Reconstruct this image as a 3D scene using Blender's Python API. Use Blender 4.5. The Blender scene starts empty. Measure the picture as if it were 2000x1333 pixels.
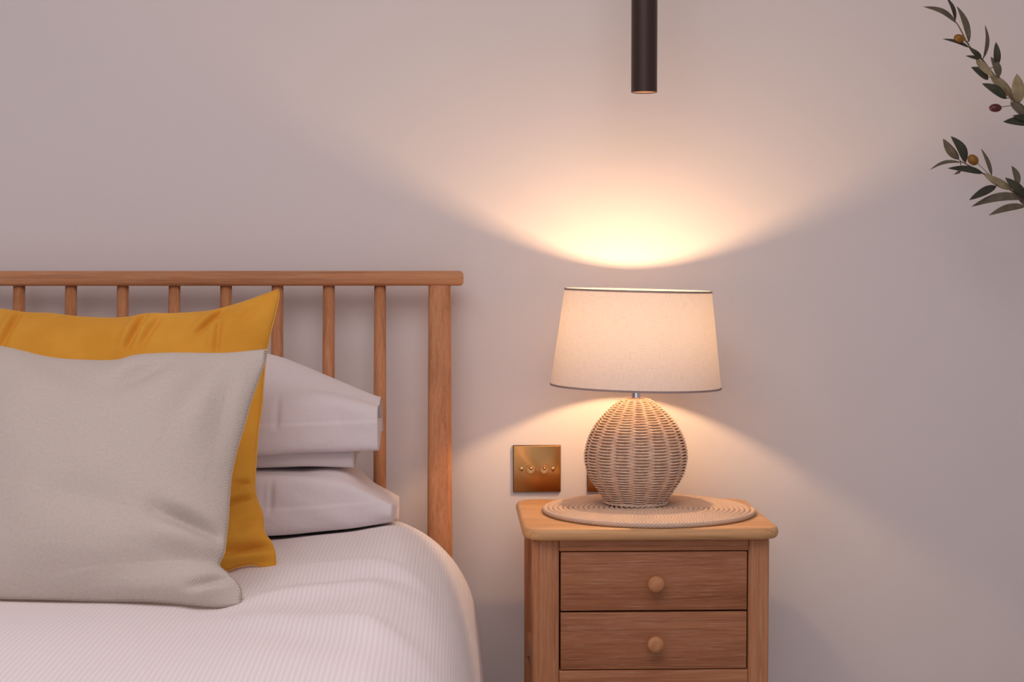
import bpy, bmesh, math, random
from mathutils import Vector, Matrix, noise

random.seed(7)
SC = bpy.context.scene
COL = SC.collection
PI = math.pi

# ---------------------------------------------------------------- camera
F_PX = 3300.0
CAM = Vector((0.0, -3.08, 1.08))
YAW = math.radians(2.0)
PITCH = math.atan(151.0 / F_PX)
FWD = Vector((math.sin(YAW) * math.cos(PITCH), math.cos(YAW) * math.cos(PITCH), -math.sin(PITCH)))
RIGHT = Vector((math.cos(YAW), -math.sin(YAW), 0.0))
UP = RIGHT.cross(FWD)
cam_data = bpy.data.cameras.new('camera')
cam = bpy.data.objects.new('camera', cam_data)
COL.objects.link(cam)
cam.matrix_world = Matrix(((RIGHT.x, UP.x, -FWD.x, CAM.x), (RIGHT.y, UP.y, -FWD.y, CAM.y),
                           (RIGHT.z, UP.z, -FWD.z, CAM.z), (0, 0, 0, 1)))
cam_data.sensor_width = 36.0
cam_data.lens = F_PX * 36.0 / 2000.0
cam_data.clip_start = 0.05
SC.camera = cam

# ---------------------------------------------------------------- world, lights, exposure
world = bpy.data.worlds.new('world')
SC.world = world
world.use_nodes = True
bg = world.node_tree.nodes['Background']
bg.inputs['Color'].default_value = (0.62, 0.72, 1.0, 1)
bg.inputs['Strength'].default_value = 0.6


def area_light(name, loc, target, sx, sy, power, color):
    d = bpy.data.lights.new(name, 'AREA')
    d.shape = 'RECTANGLE'
    d.size, d.size_y, d.energy, d.color = sx, sy, power, color
    o = bpy.data.objects.new(name, d)
    COL.objects.link(o)
    o.location = loc
    o.rotation_euler = (Vector(target) - Vector(loc)).to_track_quat('-Z', 'Y').to_euler()
    return o


WIN_X0, WIN_X1, WIN_Z0, WIN_Z1 = -2.45, 1.45, 0.12, 2.15
ROOM_Y = -4.6
area_light('window_daylight', ((WIN_X0 + WIN_X1) / 2, ROOM_Y + 0.02, (WIN_Z0 + WIN_Z1) / 2),
           ((WIN_X0 + WIN_X1) / 2, 0, (WIN_Z0 + WIN_Z1) / 2), WIN_X1 - WIN_X0 - 0.1, WIN_Z1 - WIN_Z0 - 0.1,
           13.5, (1.0, 0.94, 1.0))
RL_X0, RL_X1, RL_Y0, RL_Y1, RL_Z = -1.25, 0.85, -3.1, -1.2, 2.42  # unseen rooflight, added to give a large soft light from above
area_light('top_fill_light', ((RL_X0 + RL_X1) / 2, (RL_Y0 + RL_Y1) / 2, RL_Z - 0.01), ((RL_X0 + RL_X1) / 2, (RL_Y0 + RL_Y1) / 2 + 0.0001, 0),
           RL_X1 - RL_X0 - 0.12, RL_Y1 - RL_Y0 - 0.12, 28.3, (1.0, 0.86, 0.85))
BULB_STRENGTH = 1040.0

vs = SC.view_settings
vs.view_transform = 'Standard'
vs.look = 'None'
vs.gamma = 1.0
vs.use_curve_mapping = False
vs.exposure = 0.0
SC.cycles.use_denoising = True
SC.cycles.max_bounces = 10
SC.cycles.diffuse_bounces = 6
SC.cycles.transmission_bounces = 8
SC.cycles.sample_clamp_indirect = 4.0


# ---------------------------------------------------------------- picking points of the place
def ray(px, py):
    return (RIGHT * ((px - 1000.0) / F_PX) + UP * ((666.5 - py) / F_PX) + FWD).normalized()


def at_y(px, py, y):
    r = ray(px, py)
    return CAM + r * ((y - CAM.y) / r.y)


def at_z(px, py, z):
    r = ray(px, py)
    return CAM + r * ((z - CAM.z) / r.z)


def at_plane(px, py, p0, n):
    r = ray(px, py)
    return CAM + r * ((p0 - CAM).dot(n) / r.dot(n))


# ---------------------------------------------------------------- materials
def new_mat(name):
    m = bpy.data.materials.new(name)
    m.use_nodes = True
    nt = m.node_tree
    b = nt.nodes['Principled BSDF']
    return m, nt, b


def N(nt, typ, **kw):
    n = nt.nodes.new(typ)
    for k, v in kw.items():
        if k in n.inputs.keys():
            n.inputs[k].default_value = v
        else:
            setattr(n, k, v)
    return n


def ramp(nt, fac, stops):
    r = nt.nodes.new('ShaderNodeValToRGB')
    while len(r.color_ramp.elements) < len(stops):
        r.color_ramp.elements.new(0.5)
    for e, (p, c) in zip(r.color_ramp.elements, stops):
        e.position = p
        e.color = (*c, 1)
    nt.links.new(fac, r.inputs['Fac'])
    return r.outputs['Color']


def bump(nt, b, height, strength, dist):
    n = N(nt, 'ShaderNodeBump', Strength=strength, Distance=dist)
    nt.links.new(height, n.inputs['Height'])
    nt.links.new(n.outputs['Normal'], b.inputs['Normal'])
    return n


def plain(name, col, rough=0.5, metal=0.0):
    m, nt, b = new_mat(name)
    b.inputs['Base Color'].default_value = (*col, 1)
    b.inputs['Roughness'].default_value = rough
    b.inputs['Metallic'].default_value = metal
    return m


def wood(name, axis, tint=1.0, cathedral=0.35, gold=1.0):
    """limed oak: the grain runs along the object's axis"""
    m, nt, b = new_mat(name)
    L = nt.links.new
    tc = N(nt, 'ShaderNodeTexCoord')
    oi = N(nt, 'ShaderNodeObjectInfo')
    off = N(nt, 'ShaderNodeVectorMath', operation='SCALE')
    off.inputs[0].default_value = (3.1, 5.7, 4.3)
    L(oi.outputs['Random'], off.inputs['Scale'])
    add = N(nt, 'ShaderNodeVectorMath', operation='ADD')
    L(tc.outputs['Object'], add.inputs[0])
    L(off.outputs[0], add.inputs[1])

    def mapped(along, across):
        mp = N(nt, 'ShaderNodeMapping')
        s = [across] * 3
        s['xyz'.index(axis)] = along
        mp.inputs['Scale'].default_value = s
        L(add.outputs[0], mp.inputs['Vector'])
        return mp.outputs[0]
    big = N(nt, 'ShaderNodeTexNoise', Scale=1.0, Detail=3.0, Distortion=0.6)
    L(mapped(3.0, 26.0), big.inputs['Vector'])
    wav = N(nt, 'ShaderNodeTexNoise', Scale=1.0, Detail=5.0, Roughness=0.65, Distortion=cathedral)
    L(mapped(4.5, 175.0), wav.inputs['Vector'])
    fine = N(nt, 'ShaderNodeTexNoise', Scale=1.0, Detail=4.0, Roughness=0.7)
    L(mapped(18.0, 680.0), fine.inputs['Vector'])
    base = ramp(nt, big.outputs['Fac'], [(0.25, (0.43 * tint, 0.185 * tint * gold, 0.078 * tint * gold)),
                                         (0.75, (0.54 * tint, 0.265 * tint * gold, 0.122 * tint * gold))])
    dark = N(nt, 'ShaderNodeMixRGB', blend_type='MULTIPLY', Fac=0.55)
    L(base, dark.inputs['Color1'])
    L(ramp(nt, wav.outputs['Fac'], [(0.34, (0.55, 0.48, 0.42)), (0.55, (1.05, 1.03, 1.0))]), dark.inputs['Color2'])
    lime = N(nt, 'ShaderNodeMixRGB', blend_type='MIX')
    lime.inputs['Color2'].default_value = (0.66, 0.44, 0.29, 1)
    L(dark.outputs[0], lime.inputs['Color1'])
    L(ramp(nt, fine.outputs['Fac'], [(0.52, (0, 0, 0)), (0.72, (0.55, 0.55, 0.55))]), lime.inputs['Fac'])
    L(lime.outputs[0], b.inputs['Base Color'])
    b.inputs['Roughness'].default_value = 0.48
    b.inputs['Specular IOR Level'].default_value = 0.35
    bump(nt, b, fine.outputs['Fac'], 0.25, 0.0006)
    return m


def mat_wall():
    m, nt, b = new_mat('wall_paint')
    b.inputs['Base Color'].default_value = (0.80, 0.765, 0.745, 1)
    b.inputs['Roughness'].default_value = 0.75
    b.inputs['Specular IOR Level'].default_value = 0.15
    tc = N(nt, 'ShaderNodeTexCoord')
    n = N(nt, 'ShaderNodeTexNoise', Scale=90.0, Detail=4.0)
    nt.links.new(tc.outputs['Object'], n.inputs['Vector'])
    bump(nt, b, n.outputs['Fac'], 0.06, 0.002)
    return m


def mat_linen():
    """plain woven flecked linen with a twill slant, uv in metres"""
    m, nt, b = new_mat('linen_weave')
    L = nt.links.new
    uv = N(nt, 'ShaderNodeTexCoord')
    mp = N(nt, 'ShaderNodeMapping')
    mp.inputs['Rotation'].default_value = (0, 0, math.radians(40))
    L(uv.outputs['UV'], mp.inputs['Vector'])
    w1 = N(nt, 'ShaderNodeTexWave', Scale=118.0, Distortion=0.6, Detail=1.0)
    w1.bands_direction = 'X'
    L(mp.outputs[0], w1.inputs['Vector'])
    w2 = N(nt, 'ShaderNodeTexWave', Scale=190.0, Distortion=0.5, Detail=1.0)
    w2.bands_direction = 'Y'
    L(uv.outputs['UV'], w2.inputs['Vector'])
    mul = N(nt, 'ShaderNodeMath', operation='MULTIPLY')
    L(w1.outputs['Fac'], mul.inputs[0])
    L(w2.outputs['Fac'], mul.inputs[1])
    n = N(nt, 'ShaderNodeTexNoise', Scale=260.0, Detail=3.0)
    L(uv.outputs['UV'], n.inputs['Vector'])
    ad = N(nt, 'ShaderNodeMath', operation='MULTIPLY_ADD')
    L(n.outputs['Fac'], ad.inputs[0])
    ad.inputs[1].default_value = 0.7
    L(mul.outputs[0], ad.inputs[2])
    L(ramp(nt, ad.outputs[0], [(0.2, (0.485, 0.425, 0.365)), (1.0, (0.62, 0.565, 0.51))]), b.inputs['Base Color'])
    b.inputs['Roughness'].default_value = 0.9
    b.inputs['Specular IOR Level'].default_value = 0.1
    b.inputs['Sheen Weight'].default_value = 0.15
    bump(nt, b, ad.outputs[0], 0.2, 0.0008)
    return m


def mat_velvet():
    m, nt, b = new_mat('mustard_velvet')
    L = nt.links.new
    tc = N(nt, 'ShaderNodeTexCoord')
    n = N(nt, 'ShaderNodeTexNoise', Scale=9.0, Detail=4.0)
    L(tc.outputs['UV'], n.inputs['Vector'])
    L(ramp(nt, n.outputs['Fac'], [(0.3, (0.64, 0.29, 0.03)), (0.7, (0.78, 0.39, 0.055))]), b.inputs['Base Color'])
    b.inputs['Roughness'].default_value = 0.85
    b.inputs['Specular IOR Level'].default_value = 0.1
    b.inputs['Sheen Weight'].default_value = 0.35
    b.inputs['Sheen Roughness'].default_value = 0.4
    b.inputs['Sheen Tint'].default_value = (1.0, 0.7, 0.25, 1)
    n2 = N(nt, 'ShaderNodeTexNoise', Scale=900.0, Detail=2.0)
    L(tc.outputs['UV'], n2.inputs['Vector'])
    bump(nt, b, n2.outputs['Fac'], 0.15, 0.0006)
    return m


def mat_cotton():
    m, nt, b = new_mat('white_cotton')
    L = nt.links.new
    b.inputs['Base Color'].default_value = (0.75, 0.69, 0.69, 1)
    b.inputs['Roughness'].default_value = 0.8
    b.inputs['Specular IOR Level'].default_value = 0.15
    b.inputs['Sheen Weight'].default_value = 0.1
    tc = N(nt, 'ShaderNodeTexCoord')
    n = N(nt, 'ShaderNodeTexNoise', Scale=28.0, Detail=4.0, Distortion=0.8)
    L(tc.outputs['Object'], n.inputs['Vector'])
    bump(nt, b, n.outputs['Fac'], 0.16, 0.012)
    return m


def mat_duvet():
    """white cotton with a narrow woven satin stripe; uv in metres"""
    m, nt, b = new_mat('striped_cotton')
    L = nt.links.new
    uv = N(nt, 'ShaderNodeTexCoord')
    w = N(nt, 'ShaderNodeTexWave', Scale=52.0, Distortion=0.15, Detail=1.0)
    w.bands_direction = 'X'
    w.wave_profile = 'SIN'
    L(uv.outputs['UV'], w.inputs['Vector'])
    L(ramp(nt, w.outputs['Fac'], [(0.2, (0.795, 0.735, 0.722)), (0.8, (0.855, 0.805, 0.795))]), b.inputs['Base Color'])
    b.inputs['Roughness'].default_value = 0.72
    b.inputs['Specular IOR Level'].default_value = 0.25
    b.inputs['Sheen Weight'].default_value = 0.1
    bump(nt, b, w.outputs['Fac'], 0.12, 0.0012)
    return m


def mat_shade():
    m = bpy.data.materials.new('shade_linen')
    m.use_nodes = True
    nt = m.node_tree
    L = nt.links.new
    nt.nodes.remove(nt.nodes['Principled BSDF'])
    out = nt.nodes['Material Output']
    tc = N(nt, 'ShaderNodeTexCoord')
    tex = []
    for rot in (0, 1):
        mp = N(nt, 'ShaderNodeMapping')
        mp.inputs['Scale'].default_value = (60, 1500, 1) if rot else (1500, 60, 1)
        L(tc.outputs['UV'], mp.inputs['Vector'])
        n = N(nt, 'ShaderNodeTexNoise', Scale=1.0, Detail=2.0)
        L(mp.outputs[0], n.inputs['Vector'])
        tex.append(n.outputs['Fac'])
    mul = N(nt, 'ShaderNodeMath', operation='ADD')
    L(tex[0], mul.inputs[0])
    L(tex[1], mul.inputs[1])
    dc = ramp(nt, mul.outputs[0], [(0.70, (0.62, 0.56, 0.52)), (1.0, (0.74, 0.69, 0.65))])
    tcol = ramp(nt, mul.outputs[0], [(0.70, (0.53, 0.47, 0.41)), (1.0, (0.64, 0.58, 0.52))])
    d = N(nt, 'ShaderNodeBsdfDiffuse')
    t = N(nt, 'ShaderNodeBsdfTranslucent')
    L(dc, d.inputs['Color'])
    L(tcol, t.inputs['Color'])
    mx = N(nt, 'ShaderNodeMixShader', Fac=0.113)
    L(d.outputs[0], mx.inputs[1])
    L(t.outputs[0], mx.inputs[2])
    L(mx.outputs[0], out.inputs['Surface'])
    return m


def mat_wicker():
    m, nt, b = new_mat('whitewashed_wicker')
    L = nt.links.new
    tc = N(nt, 'ShaderNodeTexCoord')
    n = N(nt, 'ShaderNodeTexNoise', Scale=120.0, Detail=3.0)
    L(tc.outputs['Object'], n.inputs['Vector'])
    L(ramp(nt, n.outputs['Fac'], [(0.3, (0.62, 0.44, 0.32)), (0.7, (0.80, 0.64, 0.51))]), b.inputs['Base Color'])
    b.inputs['Roughness'].default_value = 0.6
    return m


def mat_rope():
    m, nt, b = new_mat('cotton_rope')
    L = nt.links.new
    uv = N(nt, 'ShaderNodeTexCoord')
    w = N(nt, 'ShaderNodeTexWave', Scale=105.0, Distortion=0.8)
    w.bands_direction = 'DIAGONAL'
    L(uv.outputs['UV'], w.inputs['Vector'])
    L(ramp(nt, w.outputs['Fac'], [(0.1, (0.58, 0.42, 0.305)), (0.75, (0.74, 0.58, 0.45))]), b.inputs['Base Color'])
    b.inputs['Roughness'].default_value = 0.85
    b.inputs['Specular IOR Level'].default_value = 0.1
    bump(nt, b, w.outputs['Fac'], 0.35, 0.0008)
    return m


def mat_brass():
    m, nt, b = new_mat('brushed_brass')
    L = nt.links.new
    b.inputs['Base Color'].default_value = (0.52, 0.275, 0.095, 1)
    b.inputs['Metallic'].default_value = 1.0
    b.inputs['Roughness'].default_value = 0.30
    b.inputs['Anisotropic'].default_value = 0.85
    t = N(nt, 'ShaderNodeTangent')
    t.direction_type = 'RADIAL'
    t.axis = 'Y'
    L(t.outputs[0], b.inputs['Tangent'])
    return m


def mat_leaf(name, c0, c1, rough=0.5):
    m, nt, b = new_mat(name)
    L = nt.links.new
    tc = N(nt, 'ShaderNodeTexCoord')
    n = N(nt, 'ShaderNodeTexNoise', Scale=60.0, Detail=3.0)
    L(tc.outputs['Object'], n.inputs['Vector'])
    L(ramp(nt, n.outputs['Fac'], [(0.3, c0), (0.7, c1)]), b.inputs['Base Color'])
    b.inputs['Roughness'].default_value = rough
    b.inputs['Specular IOR Level'].default_value = 0.3
    return m


def mat_carpet():
    m, nt, b = new_mat('carpet')
    tc = N(nt, 'ShaderNodeTexCoord')
    n = N(nt, 'ShaderNodeTexNoise', Scale=300.0, Detail=4.0)
    nt.links.new(tc.outputs['Object'], n.inputs['Vector'])
    nt.links.new(ramp(nt, n.outputs['Fac'], [(0.3, (0.36, 0.33, 0.32)), (0.7, (0.52, 0.48, 0.46))]), b.inputs['Base Color'])
    b.inputs['Roughness'].default_value = 0.95
    bump(nt, b, n.outputs['Fac'], 0.6, 0.004)
    return m


M_WALL = mat_wall()
M_CEIL = plain('ceiling_paint', (0.82, 0.80, 0.79), 0.8)
M_TRIM = plain('white_gloss_paint', (0.82, 0.80, 0.78), 0.35)
M_CARPET = mat_carpet()
WOOD_X = wood('oak_grain_across', 'x', 1.13, 0.35, 0.98)
WOOD_Y = wood('oak_grain_deep', 'y')
WOOD_Z = wood('oak_grain_upright', 'z', 1.16, 0.35, 0.96)
TABLE_X = wood('table_oak_across', 'x', 0.95, 0.5, 0.92)
TABLE_Z = wood('table_oak_upright', 'z', 1.0, 0.5, 0.94)
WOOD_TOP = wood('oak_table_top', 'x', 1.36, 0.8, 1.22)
WOOD_KNOB = wood('oak_knob', 'z', 1.12, 0.6, 1.0)
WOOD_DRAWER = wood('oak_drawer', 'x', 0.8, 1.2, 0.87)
M_DARK = plain('gap_shadow', (0.03, 0.018, 0.01), 0.9)  # near-black paints the shadow seen in the gaps round the drawers
M_LINEN = mat_linen()
M_STITCH = plain('linen_stitch', (0.56, 0.47, 0.39), 0.9)
M_VELVET = mat_velvet()
M_PIPING = plain('mustard_edge', (0.74, 0.38, 0.07), 0.85)
M_COTTON = mat_cotton()
M_DUVET = mat_duvet()
M_SHADE = mat_shade()
M_SHADE_TRIM = plain('shade_tape', (0.36, 0.28, 0.26), 0.8)
M_WICKER = mat_wicker()
M_SHADOW_CORE = plain('gap_shadow_core', (0.11, 0.055, 0.03), 0.9)  # dark filler body, its brown stands in for shadow between the strands
M_ROPE = mat_rope()
M_CHROME = plain('chrome', (0.75, 0.74, 0.76), 0.15, 1.0)
M_BRASS = mat_brass()
M_BRASS_SMOOTH = plain('polished_brass', (0.66, 0.38, 0.15), 0.22, 1.0)
M_PLATE_EDGE = plain('dark_bronze_edge', (0.13, 0.06, 0.03), 0.45, 0.6)
M_BRONZE = plain('dark_bronze', (0.055, 0.033, 0.026), 0.38, 0.35)
M_TUBE_INNER = plain('lamplit_inner', (0.80, 0.50, 0.34), 0.5)  # orange puts the table lamp's warm light from below into the colour
M_BLACK = plain('black_plastic', (0.03, 0.028, 0.028), 0.5)
M_LEAF_DARK = mat_leaf('leaf_dark', (0.035, 0.038, 0.024), (0.06, 0.062, 0.038), 0.45)
M_LEAF_MID = mat_leaf('leaf_grey_green', (0.10, 0.085, 0.055), (0.16, 0.135, 0.09), 0.6)
M_LEAF_PALE = mat_leaf('leaf_pale', (0.24, 0.20, 0.115), (0.34, 0.285, 0.165), 0.6)
M_STEM = mat_leaf('stem_brown', (0.16, 0.10, 0.06), (0.24, 0.16, 0.09), 0.7)
M_OLIVE_AMBER = plain('olive_amber', (0.24, 0.11, 0.010), 0.35)
M_OLIVE_RED = plain('olive_dark_red', (0.10, 0.02, 0.02), 0.25)
M_POT = plain('pot_clay', (0.55, 0.50, 0.45), 0.8)
M_SOIL = plain('soil', (0.05, 0.035, 0.025), 0.95)

m_b, nt_b, b_b = new_mat('bulb_glow')
b_b.inputs['Base Color'].default_value = (1, 0.9, 0.8, 1)
b_b.inputs['Emission Color'].default_value = (1.0, 0.59, 0.31, 1)
b_b.inputs['Emission Strength'].default_value = BULB_STRENGTH
M_BULB = m_b

m_g, nt_g, b_g = new_mat('window_glass')
b_g.inputs['Roughness'].default_value = 0.0
b_g.inputs['Transmission Weight'].default_value = 1.0
b_g.inputs['IOR'].default_value = 1.45
M_GLASS = m_g


# ---------------------------------------------------------------- mesh helpers
def link_obj(name, me, mat, parent=None, smooth=True):
    o = bpy.data.objects.new(name, me)
    COL.objects.link(o)
    if mat is not None:
        me.materials.append(mat)
    if smooth:
        for p in me.polygons:
            p.use_smooth = True
    if parent is not None:
        o.parent = parent
    return o


def pydata(name, verts, faces, mat, parent=None, smooth=True, uvs=None):
    me = bpy.data.meshes.new(name)
    if parent is not None:
        off = Vector(parent.matrix_world.translation) if False else world_loc(parent)
        verts = [Vector(v) - off for v in verts]
    me.from_pydata([tuple(v) for v in verts], [], faces)
    if uvs is not None:
        lay = me.uv_layers.new(name='UVMap')
        for lp in me.loops:
            lay.data[lp.index].uv = uvs[lp.vertex_index]
    me.update()
    return link_obj(name, me, mat, parent, smooth)


def world_loc(o):
    v = Vector((0, 0, 0))
    while o is not None:
        v = v + Vector(o.location)
        o = o.parent
    return v


def fix_normals(o):
    bm = bmesh.new()
    bm.from_mesh(o.data)
    bmesh.ops.recalc_face_normals(bm, faces=bm.faces)
    bm.to_mesh(o.data)
    bm.free()
    return o


def sharp(o, deg=35):
    o.data.set_sharp_from_angle(angle=math.radians(deg))
    return o


def box(name, x0, x1, y0, y1, z0, z1, mat, parent=None, bev=0.002, seg=2):
    bm = bmesh.new()
    bmesh.ops.create_cube(bm, size=1.0)
    for v in bm.verts:
        v.co = Vector((x0 if v.co.x < 0 else x1, y0 if v.co.y < 0 else y1, z0 if v.co.z < 0 else z1))
    if bev > 0:
        bmesh.ops.bevel(bm, geom=list(bm.edges), offset=bev, segments=seg, profile=0.5, affect='EDGES')
    if parent is not None:
        off = world_loc(parent)
        for v in bm.verts:
            v.co -= off
    me = bpy.data.meshes.new(name)
    bm.to_mesh(me)
    bm.free()
    return link_obj(name, me, mat, parent, bev > 0)


def grid_faces(nu, nv, close_u=False, close_v=False):
    f = []
    for j in range(nv - (0 if close_v else 1)):
        for i in range(nu - (0 if close_u else 1)):
            i2, j2 = (i + 1) % nu, (j + 1) % nv
            f.append((j * nu + i, j * nu + i2, j2 * nu + i2, j2 * nu + i))
    return f


def lathe_data(prof, cx, cy, n=48, cap0=True, cap1=True):
    """prof: (radius, z) from bottom to top, axis upright"""
    vs, fs = [], []
    for r, z in prof:
        for k in range(n):
            a = 2 * PI * k / n
            vs.append((cx + r * math.cos(a), cy + r * math.sin(a), z))
    fs = grid_faces(n, len(prof), close_u=True)
    if cap0:
        fs.append(tuple(range(n))[::-1])
    if cap1:
        fs.append(tuple(range((len(prof) - 1) * n, len(prof) * n)))
    return vs, fs


def lathe(name, prof, cx, cy, mat, parent=None, n=48, cap0=True, cap1=True, deg=40):
    v, f = lathe_data(prof, cx, cy, n, cap0, cap1)
    return sharp(pydata(name, v, f, mat, parent), deg)


def tube_data(pts, rad, n=6, closed=False, v0=0, cap=True):
    """a tube round a polyline; rad a number or one per point"""
    pts = [Vector(p) for p in pts]
    m = len(pts)
    rads = rad if isinstance(rad, (list, tuple)) else [rad] * m
    vs, fs, uvs = [], [], []
    prev = None
    dist = 0
    for i, p in enumerate(pts):
        if closed:
            t = pts[(i + 1) % m] - pts[i - 1]
        else:
            t = pts[min(i + 1, m - 1)] - pts[max(i - 1, 0)]
        t.normalize()
        if prev is None:
            ref = Vector((0, 0, 1)) if abs(t.z) < 0.9 else Vector((1, 0, 0))
            a = (ref - t * ref.dot(t)).normalized()
        else:
            a = (prev - t * prev.dot(t)).normalized()
        prev = a
        b = t.cross(a)
        if i:
            dist += (p - pts[i - 1]).length
        for k in range(n):
            an = 2 * PI * k / n
            vs.append(p + (a * math.cos(an) + b * math.sin(an)) * rads[i])
            uvs.append((dist, k / n * 2 * PI * rads[i]))
    for f in grid_faces(n, m, close_u=True, close_v=closed):
        fs.append(tuple(v0 + q for q in f))
    if cap and not closed:
        fs.append(tuple(v0 + q for q in range(n))[::-1])
        fs.append(tuple(v0 + q for q in range((m - 1) * n, m * n)))
    return vs, fs, uvs


def tube(name, pts, rad, mat, parent=None, n=8, closed=False):
    v, f, u = tube_data(pts, rad, n, closed)
    return pydata(name, v, f, mat, parent, True, u)


def spline(pts, n):
    """Catmull-Rom through the points, n samples evenly by length"""
    P = [Vector(p) for p in pts]
    if len(P) == 2:
        return [P[0].lerp(P[1], i / (n - 1)) for i in range(n)]
    dense = []
    for i in range(len(P) - 1):
        p1, p2 = P[i], P[i + 1]
        p0 = P[i - 1] if i else p1 * 2 - p2
        p3 = P[i + 2] if i + 2 < len(P) else p2 * 2 - p1
        for k in range(16):
            t = k / 16
            dense.append(0.5 * ((2 * p1) + (p2 - p0) * t + (2 * p0 - 5 * p1 + 4 * p2 - p3) * t * t
                                + (3 * p1 - p0 - 3 * p2 + p3) * t ** 3))
    dense.append(P[-1])
    acc = [0.0]
    for a, b in zip(dense, dense[1:]):
        acc.append(acc[-1] + (b - a).length)
    out, j = [], 0
    for i in range(n):
        s = acc[-1] * i / (n - 1)
        while j < len(acc) - 2 and acc[j + 1] < s:
            j += 1
        d = acc[j + 1] - acc[j]
        out.append(dense[j].lerp(dense[j + 1], 0 if d < 1e-12 else min(1, max(0, (s - acc[j]) / d))))
    return out


def lerp_table(tab, x):
    if x <= tab[0][0]:
        return tab[0][1]
    for (x0, y0), (x1, y1) in zip(tab, tab[1:]):
        if x <= x1:
            return y0 + (y1 - y0) * (x - x0) / (x1 - x0)
    return tab[-1][1]


def smoothstep(a, b, x):
    t = min(1, max(0, (x - a) / (b - a)))
    return t * t * (3 - 2 * t)


def thing(name, label, cat, loc=(0, 0, 0), group=None):
    o = bpy.data.objects.new(name, None)
    o.empty_display_size = 0.05
    COL.objects.link(o)
    o.location = loc
    o['label'] = label
    o['category'] = cat
    if group:
        o['group'] = group
    return o


def tag(o, label, cat, group=None):
    o['label'] = label
    o['category'] = cat
    if group:
        o['group'] = group
    return o


def structure(o):
    o['kind'] = 'structure'
    return o


# ================================================================ the room
XL, XR, ZC = -2.75, 2.1, 2.42
structure(box('floor', XL - 0.1, XR + 0.1, ROOM_Y - 0.1, 0.1, -0.1, 0.0, M_CARPET, bev=0))
vs_, fs_ = [], []
for (x0, x1, y0, y1) in ((XL - 0.1, RL_X0, ROOM_Y - 0.1, 0.1), (RL_X1, XR + 0.1, ROOM_Y - 0.1, 0.1), (RL_X0, RL_X1, ROOM_Y - 0.1, RL_Y0), (RL_X0, RL_X1, RL_Y1, 0.1)):
    k = len(vs_)
    for z in (ZC, ZC + 0.1):
        vs_ += [(x0, y0, z), (x1, y0, z), (x1, y1, z), (x0, y1, z)]
    fs_ += [tuple(k + q for q in f) for f in ((0, 1, 2, 3), (7, 6, 5, 4), (0, 4, 5, 1), (1, 5, 6, 2), (2, 6, 7, 3), (3, 7, 4, 0))]
structure(fix_normals(pydata('ceiling', vs_, fs_, M_CEIL, smooth=False)))
rl = structure(bpy.data.objects.new('added_rooflight', None))  # invented opening and frame around the added top fill
COL.objects.link(rl)
rl.location = ((RL_X0 + RL_X1) / 2, (RL_Y0 + RL_Y1) / 2, ZC)
for (x0, x1, y0, y1) in ((RL_X0, RL_X0 + 0.05, RL_Y0, RL_Y1), (RL_X1 - 0.05, RL_X1, RL_Y0, RL_Y1), (RL_X0 + 0.05, RL_X1 - 0.05, RL_Y0, RL_Y0 + 0.05),
                         (RL_X0 + 0.05, RL_X1 - 0.05, RL_Y1 - 0.05, RL_Y1)):
    box('window_frame', x0, x1, y0, y1, ZC + 0.02, ZC + 0.08, M_TRIM, rl, 0.004)
box('pane', RL_X0 + 0.05, RL_X1 - 0.05, RL_Y0 + 0.05, RL_Y1 - 0.05, ZC + 0.05, ZC + 0.056, M_GLASS, rl, 0)
structure(box('wall_back', XL - 0.1, XR + 0.1, 0.0, 0.1, 0.0, ZC, M_WALL, bev=0))
structure(box('wall_left', XL - 0.1, XL, ROOM_Y, 0.0, 0.0, ZC, M_WALL, bev=0))
structure(box('wall_right', XR, XR + 0.1, ROOM_Y, 0.0, 0.0, ZC, M_WALL, bev=0))
# the wall behind the camera, with its window opening
W = 0.1
vs_, fs_ = [], []
for (x0, x1, z0, z1) in ((XL, WIN_X0, 0, ZC), (WIN_X1, XR, 0, ZC), (WIN_X0, WIN_X1, 0, WIN_Z0), (WIN_X0, WIN_X1, WIN_Z1, ZC)):
    k = len(vs_)
    for y in (ROOM_Y - W, ROOM_Y):
        vs_ += [(x0, y, z0), (x1, y, z0), (x1, y, z1), (x0, y, z1)]
    fs_ += [tuple(k + q for q in f) for f in ((0, 1, 2, 3), (7, 6, 5, 4), (0, 4, 5, 1), (1, 5, 6, 2), (2, 6, 7, 3), (3, 7, 4, 0))]
structure(fix_normals(pydata('wall_front', vs_, fs_, M_WALL, smooth=False)))
win = thing('window_1', 'white framed bedroom window facing the bed', 'window', ((WIN_X0 + WIN_X1) / 2, ROOM_Y - 0.05, WIN_Z0))
del win['category'], win['label']
structure(win)
for (x0, x1, z0, z1) in ((WIN_X0, WIN_X0 + 0.05, WIN_Z0, WIN_Z1), (WIN_X1 - 0.05, WIN_X1, WIN_Z0, WIN_Z1),
                         (WIN_X0 + 0.05, WIN_X1 - 0.05, WIN_Z0, WIN_Z0 + 0.05), (WIN_X0 + 0.05, WIN_X1 - 0.05, WIN_Z1 - 0.05, WIN_Z1)):
    box('window_frame', x0, x1, ROOM_Y - 0.08, ROOM_Y - 0.02, z0, z1, M_TRIM, win, 0.004)
box('pane', WIN_X0 + 0.05, WIN_X1 - 0.05, ROOM_Y - 0.055, ROOM_Y - 0.049, WIN_Z0 + 0.05, WIN_Z1 - 0.05, M_GLASS, win, 0)
structure(box('baseboard_back', XL, XR, -0.018, 0.0, 0.0, 0.12, M_TRIM, bev=0.004))

# ================================================================ bed
HB_YT, HB_YB = -0.062, -0.115          # the headboard leans: its depth at the rail and at mattress height
ZT = at_y(858, 558, HB_YT).z           # underside of the top rail
ZB = at_y(858, 1080, HB_YB).z


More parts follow.
